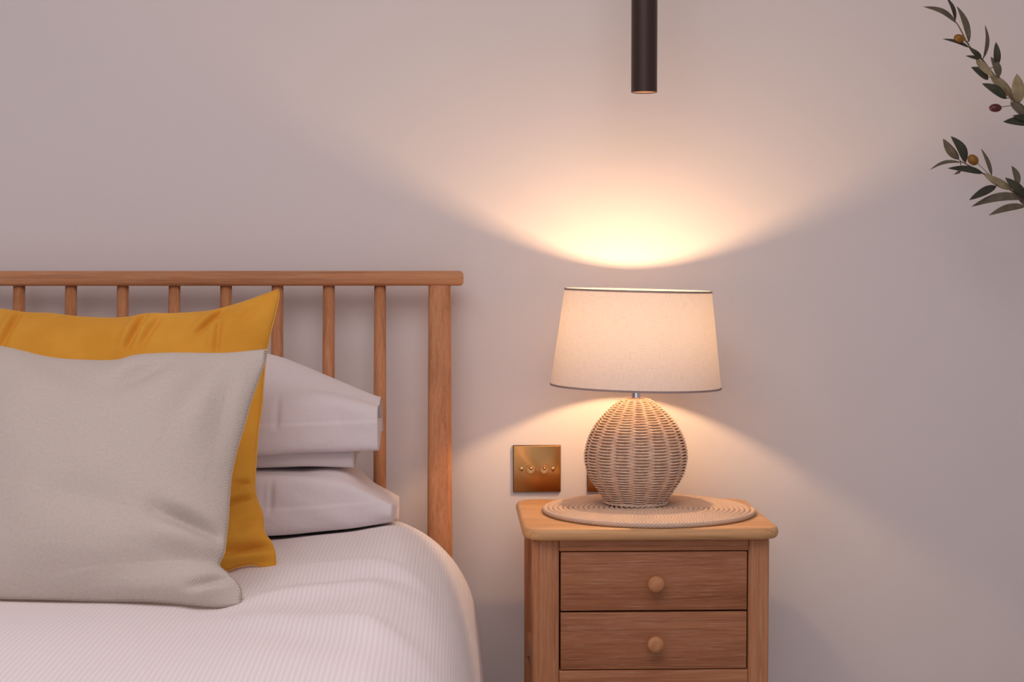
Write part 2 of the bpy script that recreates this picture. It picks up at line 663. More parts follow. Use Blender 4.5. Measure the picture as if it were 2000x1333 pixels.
def hb_y(z):
    return HB_YT + (HB_YB - HB_YT) * (ZT - z) / (ZT - ZB)


px1 = at_y(905, 544, HB_YT).x
SP = at_y(742.3, 558, HB_YT).x - at_y(642.3, 558, HB_YT).x
post_x = at_y(858.5, 558, HB_YT).x
sp0 = at_y(742.3, 558, HB_YT).x
N_SP = 15
post_l = sp0 - (N_SP - 1) * SP - (post_x - sp0)
BED_C = (post_x + post_l) / 2
bed = thing('bed', 'oak spindle headboard bed with a straight top rail against the wall', 'bed', (BED_C, -0.1, 0))
z_rt = at_y(600, 529.5, HB_YT).z
z_rb = at_y(600, 558.5, HB_YT).z
rail = box('top_rail', 2 * BED_C - px1, px1, HB_YT - 0.02, HB_YT + 0.02, z_rb, z_rt, WOOD_X, bed, 0.0075, 4)


def tapered_post(name, x, w_top, w_bot, d):
    """flat-faced post with rounded edges, following the lean of the headboard"""
    prof = []
    r = 0.35
    for k in range(24):
        a = 2 * PI * k / 24
        c, s = math.cos(a), math.sin(a)
        e = 0.42
        prof.append((math.copysign(abs(c) ** e, c), math.copysign(abs(s) ** e, s)))
    vs, zs = [], [0.0, 0.3, ZB, ZB + 0.2, ZT - 0.1, z_rb + 0.002]
    for z in zs:
        t = min(1, max(0, (z - ZB) / (ZT - ZB)))
        w = (w_bot + (w_top - w_bot) * t) / 2
        y = hb_y(max(z, 0.3)) if z > 0.3 else hb_y(0.3)
        for (a, b) in prof:
            vs.append((x + a * w, y + b * d / 2, z))
    fs = grid_faces(24, len(zs), close_u=True) + [tuple(range(24))[::-1], tuple(range((len(zs) - 1) * 24, len(zs) * 24))]
    return sharp(pydata(name, vs, fs, WOOD_Z, bed), 60)


for x in (post_x, post_l):
    tapered_post('post', x, 0.0395, 0.0445, 0.032)
LOW_Z = 0.47
for k in range(N_SP):
    x = sp0 - k * SP
    pts = [(x, hb_y(LOW_Z + 0.02), LOW_Z + 0.02), (x, hb_y(ZT - 0.25), ZT - 0.25), (x, hb_y(z_rb), z_rb + 0.003)]
    tube('spindle', pts, [0.0112, 0.0112, 0.0104], WOOD_Z, bed, 16)
box('lower_rail', post_l + 0.021, post_x - 0.021, hb_y(LOW_Z) - 0.013, hb_y(LOW_Z) + 0.013, LOW_Z - 0.06, LOW_Z + 0.025, WOOD_X, bed, 0.004)
FOOT_Y = -2.03
for x in (post_l, post_x):
    box('side_rail', x - 0.012, x + 0.012, FOOT_Y, hb_y(0.3) - 0.017, 0.26, 0.37, WOOD_Y, bed, 0.004)
box('foot_rail', post_l + 0.013, post_x - 0.013, FOOT_Y, FOOT_Y + 0.024, 0.26, 0.37, WOOD_X, bed, 0.004)
for x in (post_l, post_x):
    box('leg', x - 0.022, x + 0.022, FOOT_Y - 0.046, FOOT_Y - 0.001, 0.0, 0.39, WOOD_Z, bed, 0.006)
for k in range(9):
    y = FOOT_Y + 0.1 + k * 0.2
    box('slat', post_l + 0.013, post_x - 0.013, y, y + 0.07, 0.33, 0.35, WOOD_X, bed, 0.003)

mat_top = 0.565
mattress = box('mattress', post_l + 0.03, post_x - 0.03, FOOT_Y + 0.03, -0.19, 0.351, mat_top, M_COTTON, None, 0.04, 4)
tag(mattress, 'white mattress under the striped duvet on the oak bed', 'mattress')

# ---------------------------------------------------------------- duvet
ZD = 1.08 - 0.425                       # top of the duvet
prof_px = [(500, 1057), (600, 1046), (680, 1034), (735, 1024), (770, 1023), (805, 1037), (840, 1060), (868, 1087), (890, 1117), (908, 1155), (920, 1195), (928, 1240), (934, 1290)]
Y_HEAD = -0.20
Y_PROF = -0.49
prof = [at_y(x, y, Y_PROF) for x, y in prof_px]
top_z = prof[0].z
half = [(p.x, p.z - top_z) for p in prof]
half += [(half[-1][0] + 0.006, half[-1][1] - 0.08), (half[-1][0] + 0.004, half[-1][1] - 0.16)]
right = [Vector((x, z, 0)) for x, z in half]
left = [Vector((2 * BED_C - x, z, 0)) for x, z in half][::-1]
mid = [Vector((BED_C + 0.3, 0.004, 0)), Vector((BED_C, 0.006, 0)), Vector((BED_C - 0.3, 0.004, 0))][::-1]
NU, NV = 260, 210
cs = spline(left + mid + right, NU)
arc = [0.0]
for a, b in zip(cs, cs[1:]):
    arc.append(arc[-1] + (b - a).length)


def duvet_pt(i, j):
    c = cs[i]
    t = j / (NV - 1)
    y = Y_HEAD + 0.03 - t * (2.06 + Y_HEAD)
    # the head end rolls over and down to the mattress
    roll = 1 - smoothstep(0.0, 0.035, t)
    x, z = c.x, c.y
    base = top_z + (ZD - top_z) * smoothstep(0.16, 0.4, t) - 0.034 * (1 - smoothstep(0.0, 0.16, t))
    flat = smoothstep(-0.12, 0.0, z)
    nz = noise.noise(Vector((x * 2.6, y * 2.2, 3.1))) * 0.016 * flat
    nz += noise.noise(Vector((x * 7.0, y * 4.0, 9.1))) * 0.005 * flat
    # long soft fold running out from under the cushions to the right side
    for (ax, ay, bx, by, h, w) in FOLDS:
        dx, dy = bx - ax, by - ay
        L2 = dx * dx + dy * dy
        q = min(1, max(0, ((x - ax) * dx + (y - ay) * dy) / L2))
        d2 = (x - ax - q * dx) ** 2 + (y - ay - q * dy) ** 2
        nz += h * math.exp(-d2 / (w * w)) * math.sin(PI * (0.12 + 0.76 * q))
    side = 1 - flat
    wob = noise.noise(Vector((0.5, y * 3.0, z * 5.0))) * 0.014 * side
    sx = 1 if x > BED_C else -1
    return Vector((x + sx * wob, y, base + z + nz - roll * roll * 0.035))


def fold(p, q, h, w):
    a, b = at_z(*p, ZD), at_z(*q, ZD)
    return (a.x, a.y, b.x, b.y, h, w)


FOLDS = [fold((470, 1180), (760, 1185), 0.011, 0.035), fold((520, 1120), (840, 1150), 0.006, 0.03),
         fold((430, 1215), (850, 1300), 0.009, 0.04), fold((560, 1250), (700, 1330), -0.006, 0.035),
         fold((540, 1150), (800, 1160), -0.006, 0.022), fold((760, 1060), (880, 1260), 0.006, 0.03)]
dv, duv = [], []
for j in range(NV):
    for i in range(NU):
        p = duvet_pt(i, j)
        dv.append(p)
        duv.append((arc[i], p.y))
duvet = pydata('duvet', dv, [f[::-1] for f in grid_faces(NU, NV)], M_DUVET, None, True, duv)
so = duvet.modifiers.new('thickness', 'SOLIDIFY')
so.thickness = 0.03
so.offset = -1
tag(duvet, 'white striped cotton duvet spread over the bed', 'duvet')


def duvet_z(x, y):
    """height of the duvet's top surface"""
    j = int(round((Y_HEAD + 0.03 - y) / (2.06 + Y_HEAD) * (NV - 1)))
    j = min(NV - 1, max(0, j))
    i = min(range(NU), key=lambda k: abs(cs[k].x - x) + (0 if cs[k].y > -0.2 else 9))
    return duvet_pt(i, j).z


# ---------------------------------------------------------------- pillows
def loft(name, stations, ring_fn, nr, mat, parent, crease=None, cap_in=None):
    """closed rings of nr points at each station; the right-hand end is an open mouth with a pocket behind it"""
    vs = []
    for s in stations:
        vs += ring_fn(s)
    fs = grid_faces(nr, len(stations), close_u=True)
    fs.append(tuple(range(nr))[::-1])
    last = vs[-nr:]
    cen = sum(last, Vector((0, 0, 0))) / nr
    if cap_in:
        for (sc, dx) in cap_in:
            vs += [cen + (p - cen) * sc + Vector((dx, 0, 0)) for p in last]
        m = len(stations)
        for q in range(len(cap_in)):
            o1, o2 = (m + q - 1) * nr, (m + q) * nr
            for i in range(nr):
                fs.append((o1 + i, o1 + (i + 1) % nr, o2 + (i + 1) % nr, o2 + i))
    n = len(vs)
    fs.append(tuple(range(n - nr, n)))
    return fix_normals(pydata(name, vs, fs, mat, parent))


def ring_from(keys, nr):
    """smooth closed ring through key points, the same number of samples between each two keys"""
    m, out = len(keys), []
    per = nr // m
    for i in range(m):
        p0, p1, p2, p3 = keys[i - 1], keys[i], keys[(i + 1) % m], keys[(i + 2) % m]
        # chord-length tangents keep sharp-ish corners from overshooting
        d0, d1, d2 = max((p1 - p0).length, 1e-5), max((p2 - p1).length, 1e-5), max((p3 - p2).length, 1e-5)
        m1 = ((p1 - p0) / d0 * d1 + (p2 - p1) / d1 * d0) / (d0 + d1) * d1
        m2 = ((p2 - p1) / d1 * d2 + (p3 - p2) / d2 * d1) / (d1 + d2) * d1
        for k in range(per):
            t = k / per
            out.append(p1 * (2 * t ** 3 - 3 * t * t + 1) + m1 * (t ** 3 - 2 * t * t + t) + p2 * (3 * t * t - 2 * t ** 3) + m2 * (t ** 3 - t * t))
    return out


def smooth_table(tab, x):
    """the table as a smooth curve"""
    if x <= tab[0][0]:
        return tab[0][1]
    if x >= tab[-1][0]:
        return tab[-1][1]
    sl = [(b[1] - a[1]) / (b[0] - a[0]) for a, b in zip(tab, tab[1:])]
    for i, ((x0, y0), (x1, y1)) in enumerate(zip(tab, tab[1:])):
        if x <= x1:
            m0 = sl[i] if i == 0 else (sl[i - 1] + sl[i]) / 2
            m1 = sl[i] if i == len(sl) - 1 else (sl[i] + sl[i + 1]) / 2
            h, t = x1 - x0, (x - x0) / (x1 - x0)
            return y0 * (2 * t ** 3 - 3 * t * t + 1) + m0 * h * (t ** 3 - 2 * t * t + t) + y1 * (3 * t * t - 2 * t ** 3) + m1 * h * (t ** 3 - t * t)


PF = -0.47                              # front of the pillows
PB = -0.155


def wr(p, a):
    v = noise.noise_vector(p * 9.0) * a + noise.noise_vector(p * 19.0) * a * 0.25
    w = noise.noise(Vector((p.x * 5.0, p.y * 11.0, p.z * 22.0 + p.x * 9.0)))
    return p + Vector((v.x * 0.3, v.y - w * w * a * 2.2, v.z))


def hem_step(p, zs, yf, px, creases):
    """the doubled hem stands a little proud of the case above it; short upright creases beside it"""
    f = 1 - smoothstep(yf + 0.03, yf + 0.07, p.y)
    dy = -0.0022 * f * (1 - smoothstep(zs - 0.002, zs + 0.003, p.z))
    for k, c in enumerate(creases):
        dy += 0.0055 * f * math.exp(-((px - c - (p.z - zs) * 60) / 5.0) ** 2) * smoothstep(zs - 0.012, zs + 0.004, p.z) * (1 - smoothstep(zs + 0.025, zs + 0.06, p.z)) * (1 if k == 0 else 0.5)
    return Vector((p.x, p.y + dy, p.z))


def upper_ring(px):
    # silhouette ridge, front panel top, front panel bottom (photograph pixels) at this station
    top = smooth_table([(300, 690), (450, 686), (515, 692), (552, 702), (590, 717), (640, 737), (690, 757), (718, 767), (741, 774)], px)
    brk = smooth_table([(300, 800), (560, 800), (640, 790), (700, 800), (738, 812)], px)
    bot = smooth_table([(300, 893), (510, 891), (690, 884), (738, 883)], px)
    q = smoothstep(560, 741, px)
    yr = -0.30 - 0.015 * q
    t = at_y(px + 4 * q, top, yr)
    X = t.x
    b = at_y(px, bot, PF)
    k = at_y(px, brk, PF + 0.005)
    up = at_y(px, top + (brk - top) * 0.42, PF + 0.075)
    zb = t.z - 0.045 - 0.02 * q
    pb = PB - 0.07 * q
    keys = [Vector((X, pb - 0.01, zb)), Vector((X, (yr + pb) / 2, t.z - 0.013 - 0.004 * q)), Vector((X, yr, t.z)),
            Vector((X, PF + 0.075, up.z)), Vector((X, PF + 0.006, k.z)), Vector((X, PF - 0.004 + 0.004 * q, (k.z + b.z) / 2)),
            Vector((X, PF + 0.002, b.z + 0.003)), Vector((X, PF + 0.012, b.z + 0.001)),
            Vector((X, -0.33 - 0.02 * q, b.z + 0.004 + 0.006 * q)), Vector((X, pb - 0.03, b.z + 0.012 + 0.02 * q))]
    zs = at_y(px, smooth_table([(300, 834), (510, 832), (740, 824)], px), PF).z
    return [hem_step(wr(p, 0.0038), zs, PF, px, (560, 672)) for p in ring_from(keys, 220)]


def upper_under_ring(px):
    X = at_y(px, 900, PF + 0.02).x
    b = at_y(px, smooth_table([(300, 922), (510, 918), (600, 915), (690, 917)], px), PF + 0.02)
    t = at_y(px, 884, PF + 0.02)
    q = smoothstep(600, 690, px)
    keys = [Vector((X, PB - 0.03, b.z + 0.016)), Vector((X, PB - 0.02, t.z + 0.01)), Vector((X, -0.3, t.z + 0.012)),
            Vector((X, PF + 0.03, t.z + 0.008)), Vector((X, PF + 0.018, t.z - 0.004)), Vector((X, PF + 0.02, b.z + 0.004)),
            Vector((X, PF + 0.035, b.z + 0.002)), Vector((X, -0.33, b.z + 0.014))]
    return [wr(p, 0.0015) for p in ring_from(keys, 48)]


def lower_ring(px):
    bot = smooth_table([(300, 1062), (510, 1054), (600, 1045), (700, 1031), (766, 1022)], px)
    brk = smooth_table([(300, 932), (560, 932), (690, 950), (766, 986)], px)
    top = smooth_table([(300, 904), (600, 905), (680, 910), (722, 948), (766, 980)], px)
    q = smoothstep(600, 766, px)
    yf = PF - 0.02
    t = at_y(px, top, -0.33 - 0.06 * q)
    X = t.x
    b = at_y(px, bot, yf)
    k = at_y(px, brk, yf + 0.005)
    keys = [Vector((X, PB - 0.02, t.z - 0.05 + 0.02 * q)), Vector((X, -0.23 - 0.03 * q, t.z - 0.012)), Vector((X, -0.33 - 0.06 * q, t.z)),
            Vector((X, yf + 0.03, k.z + 0.72 * (t.z - k.z))), Vector((X, yf, k.z)), Vector((X, yf - 0.004, (k.z + b.z) / 2)),
            Vector((X, yf + 0.006, b.z + 0.003)), Vector((X, yf + 0.03, b.z - 0.002)), Vector((X, -0.36, b.z - 0.010)), Vector((X, -0.27, b.z - 0.028)),
            Vector((X, PB - 0.04, b.z - 0.036))]
    zs = at_y(px, smooth_table([(300, 1000), (510, 998), (700, 984), (766, 975)], px), yf).z
    return [hem_step(wr(p, 0.0038), zs, yf, px, (549, 536)) for p in ring_from(keys, 220)]


pz = duvet_z(-0.3, -0.35)
up_p = thing('pillow', 'white cotton pillow lying topmost of the two behind the cushions', 'pillow',
             (at_y(600, 900, -0.3).x, -0.3, pz + 0.11), 'white pillows behind the cushions')
st = [330 + k * 4 for k in range(int((738 - 330) / 4) + 1)] + [741]
loft('pillowcase', st, upper_ring, 220, M_COTTON, up_p, cap_in=[(0.985, 0.0003), (0.975, -0.012), (0.94, -0.03)])
st = [330 + k * 8 for k in range(45)] + [690]
loft('case_flap', st, upper_under_ring, 48, M_COTTON, up_p, cap_in=[(0.9, 0.001), (0.8, -0.008)])
lo_p = thing('pillow', 'white cotton pillow lying directly on the duvet under another pillow', 'pillow',
             (at_y(600, 1040, -0.3).x, -0.3, pz), 'white pillows behind the cushions')
st = [330 + k * 4 for k in range(int((758 - 330) / 4))] + [758, 762, 765, 767]
loft('pillowcase', st, lower_ring, 220, M_COTTON, lo_p, cap_in=[(0.985, 0.0022), (0.9, 0.0045), (0.6, 0.006), (0.2, 0.0065)])


# ---------------------------------------------------------------- cushions
def cushion(tname, label, mat, p_base, lean, top, rightp, bottom, leftp, t_front, t_back, creases, NN, loc):
    n = Vector((0, -math.cos(lean), math.sin(lean)))
    e1 = Vector((1, 0, 0))
    e2 = Vector((0, math.sin(lean), math.cos(lean)))
    p0 = Vector(p_base)

    def loc2(px, py):
        d = at_plane(px, py, p0, n) - p0
        return Vector((d.dot(e1), d.dot(e2), 0))
    T = spline([loc2(*p) for p in top], NN)
    B = spline([loc2(*p) for p in bottom], NN)
    Lf = spline([loc2(*p) for p in leftp][::-1], NN)      # given top to bottom
    R = spline([loc2(*p) for p in rightp][::-1], NN)
    cr = [(loc2(*a), loc2(*b), d, w) for (a, b, d, w) in creases]
    P = [[None] * NN for _ in range(NN)]
    for j in range(NN):
        v = j / (NN - 1)
        for i in range(NN):
            u = i / (NN - 1)
            P[j][i] = (B[i] * (1 - v) + T[i] * v + Lf[j] * (1 - u) + R[j] * u
                       - (B[0] * (1 - u) * (1 - v) + B[-1] * u * (1 - v) + T[0] * (1 - u) * v + T[-1] * u * v))
    vs, uvs, idx_f, idx_b = [], [], {}, {}
    root = thing(tname, label, 'cushion', loc)
    seed = 5.0 if mat is M_LINEN else 11.0
    for side in (1, -1):
        for j in range(NN):
            for i in range(NN):
                edge = i in (0, NN - 1) or j in (0, NN - 1)
                if side == -1 and edge:
                    idx_b[(j, i)] = idx_f[(j, i)]
                    continue
                u, v = 2 * i / (NN - 1) - 1, 2 * j / (NN - 1) - 1
                q = P[j][i]
                prof = ((1 - abs(u) ** 2.2) ** 0.62) * ((1 - abs(v) ** 2.2) ** 0.62)
                if side == 1:
                    h = t_front * prof
                    soft = min(1.0, prof * 4)
                    for (a, b, d, w) in cr:
                        ab = b - a
                        s = (q - a).dot(ab) / ab.length_squared
                        ss = min(1, max(0, s))
                        c = (q - a - ab * ss)
                        dist = c.length
                        perp = c.x * ab.y - c.y * ab.x
                        sg = 1 if perp > 0 else -1
                        env = math.sin(PI * (0.08 + 0.84 * ss)) ** 0.7
                        h += -d * soft * env * (math.exp(-(dist / w) ** 2) - 0.55 * math.exp(-((dist - 1.9 * w * sg * sg) / (1.6 * w)) ** 2) * (1 if sg > 0 else 0.25))
                    h += noise.noise(Vector((q.x * 6, q.y * 6, seed))) * 0.006 * soft
                    h += noise.noise(Vector((q.x * 17, q.y * 17, seed + 3))) * 0.0022 * soft
                else:
                    h = -t_back * prof * smoothstep(-0.7, 0.2, v)
                if edge:
                    h = 0.0
                pos = p0 + e1 * q.x + e2 * q.y + n * h
                (idx_f if side == 1 else idx_b)[(j, i)] = len(vs)
                vs.append(pos)
                uvs.append((q.x, q.y))
    fs = []
    for j in range(NN - 1):
        for i in range(NN - 1):
            a = idx_f
            fs.append((a[(j, i)], a[(j, i + 1)], a[(j + 1, i + 1)], a[(j + 1, i)]))
            a = idx_b
            f = (a[(j, i)], a[(j + 1, i)], a[(j + 1, i + 1)], a[(j, i + 1)])
            if len(set(f)) == 4:
                fs.append(f)
    pydata('cover', vs, fs, mat, root, True, uvs)
    edge_r = [p0 + e1 * R[j].x + e2 * R[j].y for j in range(NN)]
    edge_t = [p0 + e1 * T[i].x + e2 * T[i].y for i in range(NN)]
    edge_b = [p0 + e1 * B[i].x + e2 * B[i].y for i in range(NN)]
    edge_l = [p0 + e1 * Lf[i].x + e2 * Lf[i].y for i in range(NN)]
    return root, edge_r, edge_t, edge_b, edge_l, n, e1, e2


LIN_Y = -0.90
lin_z = 1.08 - 0.425
lin_base = at_z(470, 1181, lin_z)
lin, er, et, eb, el, ln, le1, le2 = cushion(
    'linen_cushion', 'beige linen cushion with a stitched edge standing at the very front', M_LINEN, lin_base, math.radians(33),
    [(-165, 678), (-120, 671), (-60, 670), (0, 677), (96, 699), (165, 706), (230, 706), (269, 697), (336, 692), (432, 691), (480, 686), (521, 682)],
    [(521, 682), (519, 704), (508, 735), (492, 780), (478, 830), (463, 880), (453, 925), (449, 965), (446, 1010), (442, 1050), (438, 1080), (430, 1098),
     (430, 1108), (444, 1120), (462, 1137), (471, 1152), (473, 1167), (472, 1181)],
    [(-165, 1166), (-80, 1168), (0, 1171), (100, 1173), (200, 1177), (300, 1178), (390, 1185), (430, 1187), (472, 1181)],
    [(-165, 678), (-150, 740), (-120, 830), (-100, 920), (-110, 1020), (-140, 1100), (-165, 1166)],
    0.075, 0.05,
    [((320, 1030), (440, 1062), 0.020, 0.012), ((220, 1130), (425, 1108), 0.008, 0.018), ((330, 735), (235, 800), 0.010, 0.014), ((420, 735), (350, 860), 0.006, 0.016),
     ((375, 1160), (462, 1132), 0.010, 0.006), ((120, 1000), (330, 1045), 0.007, 0.025), ((90, 720), (170, 790), 0.006, 0.02), ((455, 740), (420, 900), 0.006, 0.016)],
    170, (-0.55, lin_base.y, lin_z))
# stitches along the right-hand seam
sv, sf = [], []
acc = 0.0
dens = spline(er, 260)
for k, p in enumerate(dens[2:-2]):
    if k % 2:
        continue
    a = p + ln * 0.0035 + le1 * -0.0035
    b = p + ln * 0.0005 + le1 * 0.0004 + le2 * 0.0008
    v, f, _u = tube_data([a, b], 0.0006, 5, v0=len(sv))
    sv += v
    sf += f
seam = pydata('seam_stitching', sv, sf, M_STITCH, lin)
seam['kind'] = 'stuff'
tube('seam_edge', dens, 0.0008, M_STITCH, lin, 6)

mus_base = at_z(538, 1118, lin_z)
mus, er, et, eb, el, mn, me1, me2 = cushion(
    'velvet_cushion', 'mustard yellow velvet cushion leaning behind the beige linen one', M_VELVET, mus_base, math.radians(31),
    [(-203, 570), (-140, 590), (-60, 601), (0, 604), (50, 611), (100, 613), (150, 619), (210, 622), (250, 620), (290, 613), (340, 613), (400, 609), (432, 603),
     (470, 592), (510, 578), (543, 566)],
    [(543, 566), (545, 578), (540, 604), (530, 645), (521, 690), (516, 735), (512, 790), (504, 850), (500, 905), (498, 950), (502, 975), (513, 1005), (517, 1040), (531, 1062),
     (538, 1085), (538, 1118)],
    [(-203, 1118), (0, 1119), (200, 1119), (400, 1119), (440, 1116), (462, 1109), (490, 1104), (515, 1109), (538, 1118)],
    [(-203, 570), (-190, 650), (-170, 750), (-160, 850), (-170, 950), (-190, 1050), (-203, 1118)],
    0.062, 0.04,
    [((42, 616), (16, 705), 0.013, 0.0045), ((288, 614), (258, 705), 0.014, 0.005), ((318, 628), (285, 700), 0.008, 0.005), ((446, 602), (390, 672), 0.012, 0.0045),
     ((432, 636), (428, 710), 0.007, 0.004), ((520, 590), (470, 640), 0.006, 0.008), ((440, 1002), (506, 972), 0.012, 0.005), ((440, 1086), (545, 1068), 0.020, 0.0065),
     ((452, 1112), (540, 1098), 0.022, 0.006), ((462, 955), (498, 945), 0.010, 0.004), ((470, 1040), (525, 1010), 0.006, 0.006)],
    190, (-0.55, mus_base.y, lin_z))
ring = et + er[::-1][1:] + eb[::-1][1:] + el[1:-1]
tube('piping', [p for p in ring], 0.0010, M_PIPING, mus, 6, closed=True)

# the duvet gives way under what lies on it
from mathutils.bvhtree import BVHTree
press = [0.0] * (NU * NV)
for root in (lo_p, lin, mus):
    for o in root.children:
        wl = world_loc(root)
        tree_b = BVHTree.FromPolygons([v.co + wl for v in o.data.vertices], [tuple(p.vertices) for p in o.data.polygons])
        for k, p in enumerate(dv):
            if p.z < ZD - 0.06 or not -1.2 < p.y < -0.16:
                continue
            hit = tree_b.ray_cast(Vector((p.x, p.y, p.z - 0.045)), Vector((0, 0, 1)), 0.048)[0]
            if hit is not None:
                press[k] = max(press[k], p.z + 0.004 - hit.z)
for _ in range(3):
    wide = press[:]
    for j in range(1, NV - 1):
        for i in range(1, NU - 1):
            k = j * NU + i
            wide[k] = max(press[k], 0.85 * max(press[k - 1], press[k + 1], press[k - NU], press[k + NU]))
    press = wide
for k, v in enumerate(duvet.data.vertices):
    v.co.z -= press[k]

# ================================================================ bedside table
TB_YF, TB_YB = -0.425, -0.075
z_top = at_y(1270, 1034, TB_YF).z
z_tb = at_y(1270, 1056, TB_YF + 0.006).z
tx0 = at_y(1010, 1020, -0.30).x
tx1 = at_y(1523, 1040, TB_YF + 0.02).x
tx0 = at_y(1021, 1040, TB_YF + 0.02).x
table = thing('bedside_table', 'oak two drawer bedside table with round knobs', 'bedside table', ((tx0 + tx1) / 2, -0.25, 0))


def rounded_slab(name, x0, x1, y0, y1, r, layers, mat, parent, seg=10):
    vs = []
    n = 4 * (seg + 1)
    for (ins, z) in layers:
        for (cx, cy, a0) in ((x1 - r, y1 - r, 0), (x0 + r, y1 - r, PI / 2), (x0 + r, y0 + r, PI), (x1 - r, y0 + r, 1.5 * PI)):
            for k in range(seg + 1):
                a = a0 + PI / 2 * k / seg
                vs.append((cx + (r - ins) * math.cos(a), cy + (r - ins) * math.sin(a), z))
    fs = grid_faces(n, len(layers), close_u=True) + [tuple(range(n))[::-1], tuple(range((len(layers) - 1) * n, len(layers) * n))]
    return sharp(pydata(name, vs, fs, mat, parent), 50)


tk = z_top - z_tb
lay = []
for k in range(9):
    a = -PI / 2 + PI * k / 8
    lay.append((0.0065 * (1 - math.cos(a)), z_tb + tk / 2 + tk / 2 * math.sin(a)))
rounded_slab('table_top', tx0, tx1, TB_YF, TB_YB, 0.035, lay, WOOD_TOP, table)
BF = -0.405                              # front face of the carcass
bx0, bx1 = at_y(1040, 1100, BF).x, at_y(1503, 1100, BF).x
dx0, dx1 = at_y(1092.5, 1100, BF).x, at_y(1462, 1100, BF).x
dz_t, dz_m, dz_b = at_y(1277, 1077, BF).z, at_y(1277, 1195, BF).z, at_y(1277, 1310, BF).z
BB = -0.085
zt = z_tb
for (xa, xb) in ((bx0, dx0), (dx1, bx1)):
    box('leg', xa, xb, BF, BF + 0.042, 0.0, zt, TABLE_Z, table, 0.005, 3)
for (xa, xb) in ((bx0, bx0 + 0.038), (bx1 - 0.038, bx1)):
    box('leg', xa, xb, BB - 0.036, BB, 0.0, zt, TABLE_Z, table, 0.005, 3)
box('top_rail', dx0, dx1, BF + 0.001, BF + 0.03, dz_t, zt, TABLE_X, table, 0.0015)
box('bottom_rail', dx0, dx1, BF + 0.001, BF + 0.03, dz_b - 0.045, dz_b, TABLE_X, table, 0.0015)
sr = at_y(1030, 1240, BB - 0.06).z
for s in (0, 1):
    xa = bx0 if s == 0 else bx1
    sg = 1 if s == 0 else -1
    x_a, x_b = sorted((xa + sg * 0.018, xa + sg * 0.026))
    box('side_panel', x_a, x_b, BF + 0.042, BB - 0.036, sr - 0.02, zt, TABLE_Z, table, 0)
    x_a, x_b = sorted((xa + sg * 0.004, xa + sg * 0.0175))
    # side rail with a shallow arch cut into its lower edge
    vs2, fs2, K = [], [], 14
    for k in range(K + 1):
        t = k / K
        y = BF + 0.042 + t * (BB - 0.036 - BF - 0.042)
        zl = sr - 0.045 + 0.022 * math.sin(PI * t)
        for x in (x_a, x_b):
            vs2 += [(x, y, zl), (x, y, sr)]
    for k in range(K):
        a = k * 4
        for (p, q) in ((0, 1), (1, 3), (3, 2), (2, 0)):
            fs2.append((a + p, a + q, a + 4 + q, a + 4 + p))
    fs2 += [(0, 1, 3, 2), tuple(K * 4 + q for q in (2, 3, 1, 0))]
    fix_normals(pydata('side_rail', vs2, fs2, WOOD_Y, table, False))
box('back_panel', bx0 + 0.038, bx1 - 0.038, BB - 0.012, BB - 0.004, sr - 0.04, zt, TABLE_X, table, 0)
box('drawer_divider', dx0 + 0.001, dx1 - 0.001, BF + 0.012, BF + 0.045, dz_m - 0.008, dz_m + 0.008, M_DARK, table, 0)
box('carcass_floor', bx0 + 0.03, bx1 - 0.03, BF + 0.031, BB - 0.02, dz_b - 0.012, dz_b - 0.001, TABLE_X, table, 0)
GAP = 0.0022


def knob_profile():
    # (radius, reach from the drawer face)
    return [(0.0085, 0.0), (0.0075, 0.004), (0.0072, 0.008), (0.0095, 0.0115), (0.0125, 0.014), (0.0137, 0.018),
            (0.0132, 0.0215), (0.0115, 0.0238), (0.007, 0.0252), (0.0025, 0.0256)]


def knob(px, py, parent, twist):
    c = at_y(px, py, BF - 0.02)
    n = 32
    vs, fs = [], []
    for r, h in knob_profile():
        for k in range(n):
            a = 2 * PI * k / n
            vs.append((c.x + r * math.cos(a), BF + 0.001 - h, c.z + r * math.sin(a)))
    fs = grid_faces(n, len(knob_profile()), close_u=True) + [tuple(range(n)), tuple(range((len(knob_profile()) - 1) * n, len(knob_profile()) * n))[::-1]]
    me = bpy.data.meshes.new('knob')
    rot = Matrix.Rotation(twist, 4, 'Y')
    ctr = Vector((c.x, BF, c.z))
    me.from_pydata([tuple(rot.inverted() @ (Vector(v) - ctr)) for v in vs], [], fs)
    o = link_obj('knob', me, WOOD_KNOB, parent)
    o.location = ctr - world_loc(parent)
    o.rotation_euler = rot.to_euler()
    fix_normals(o)
    return o


for (za, zb, kp, tw) in ((dz_m, dz_t, (1282, 1143), 1.0), (dz_b, dz_m, (1281, 1261), 0.35)):
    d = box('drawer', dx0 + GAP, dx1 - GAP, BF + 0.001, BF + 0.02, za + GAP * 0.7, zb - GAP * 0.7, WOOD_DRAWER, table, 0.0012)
    knob(*kp, d, tw)
    box('drawer_box', dx0 + 0.008, dx1 - 0.008, BF + 0.047, BB - 0.03, za + 0.012, zb - 0.012, M_DARK, d, 0)

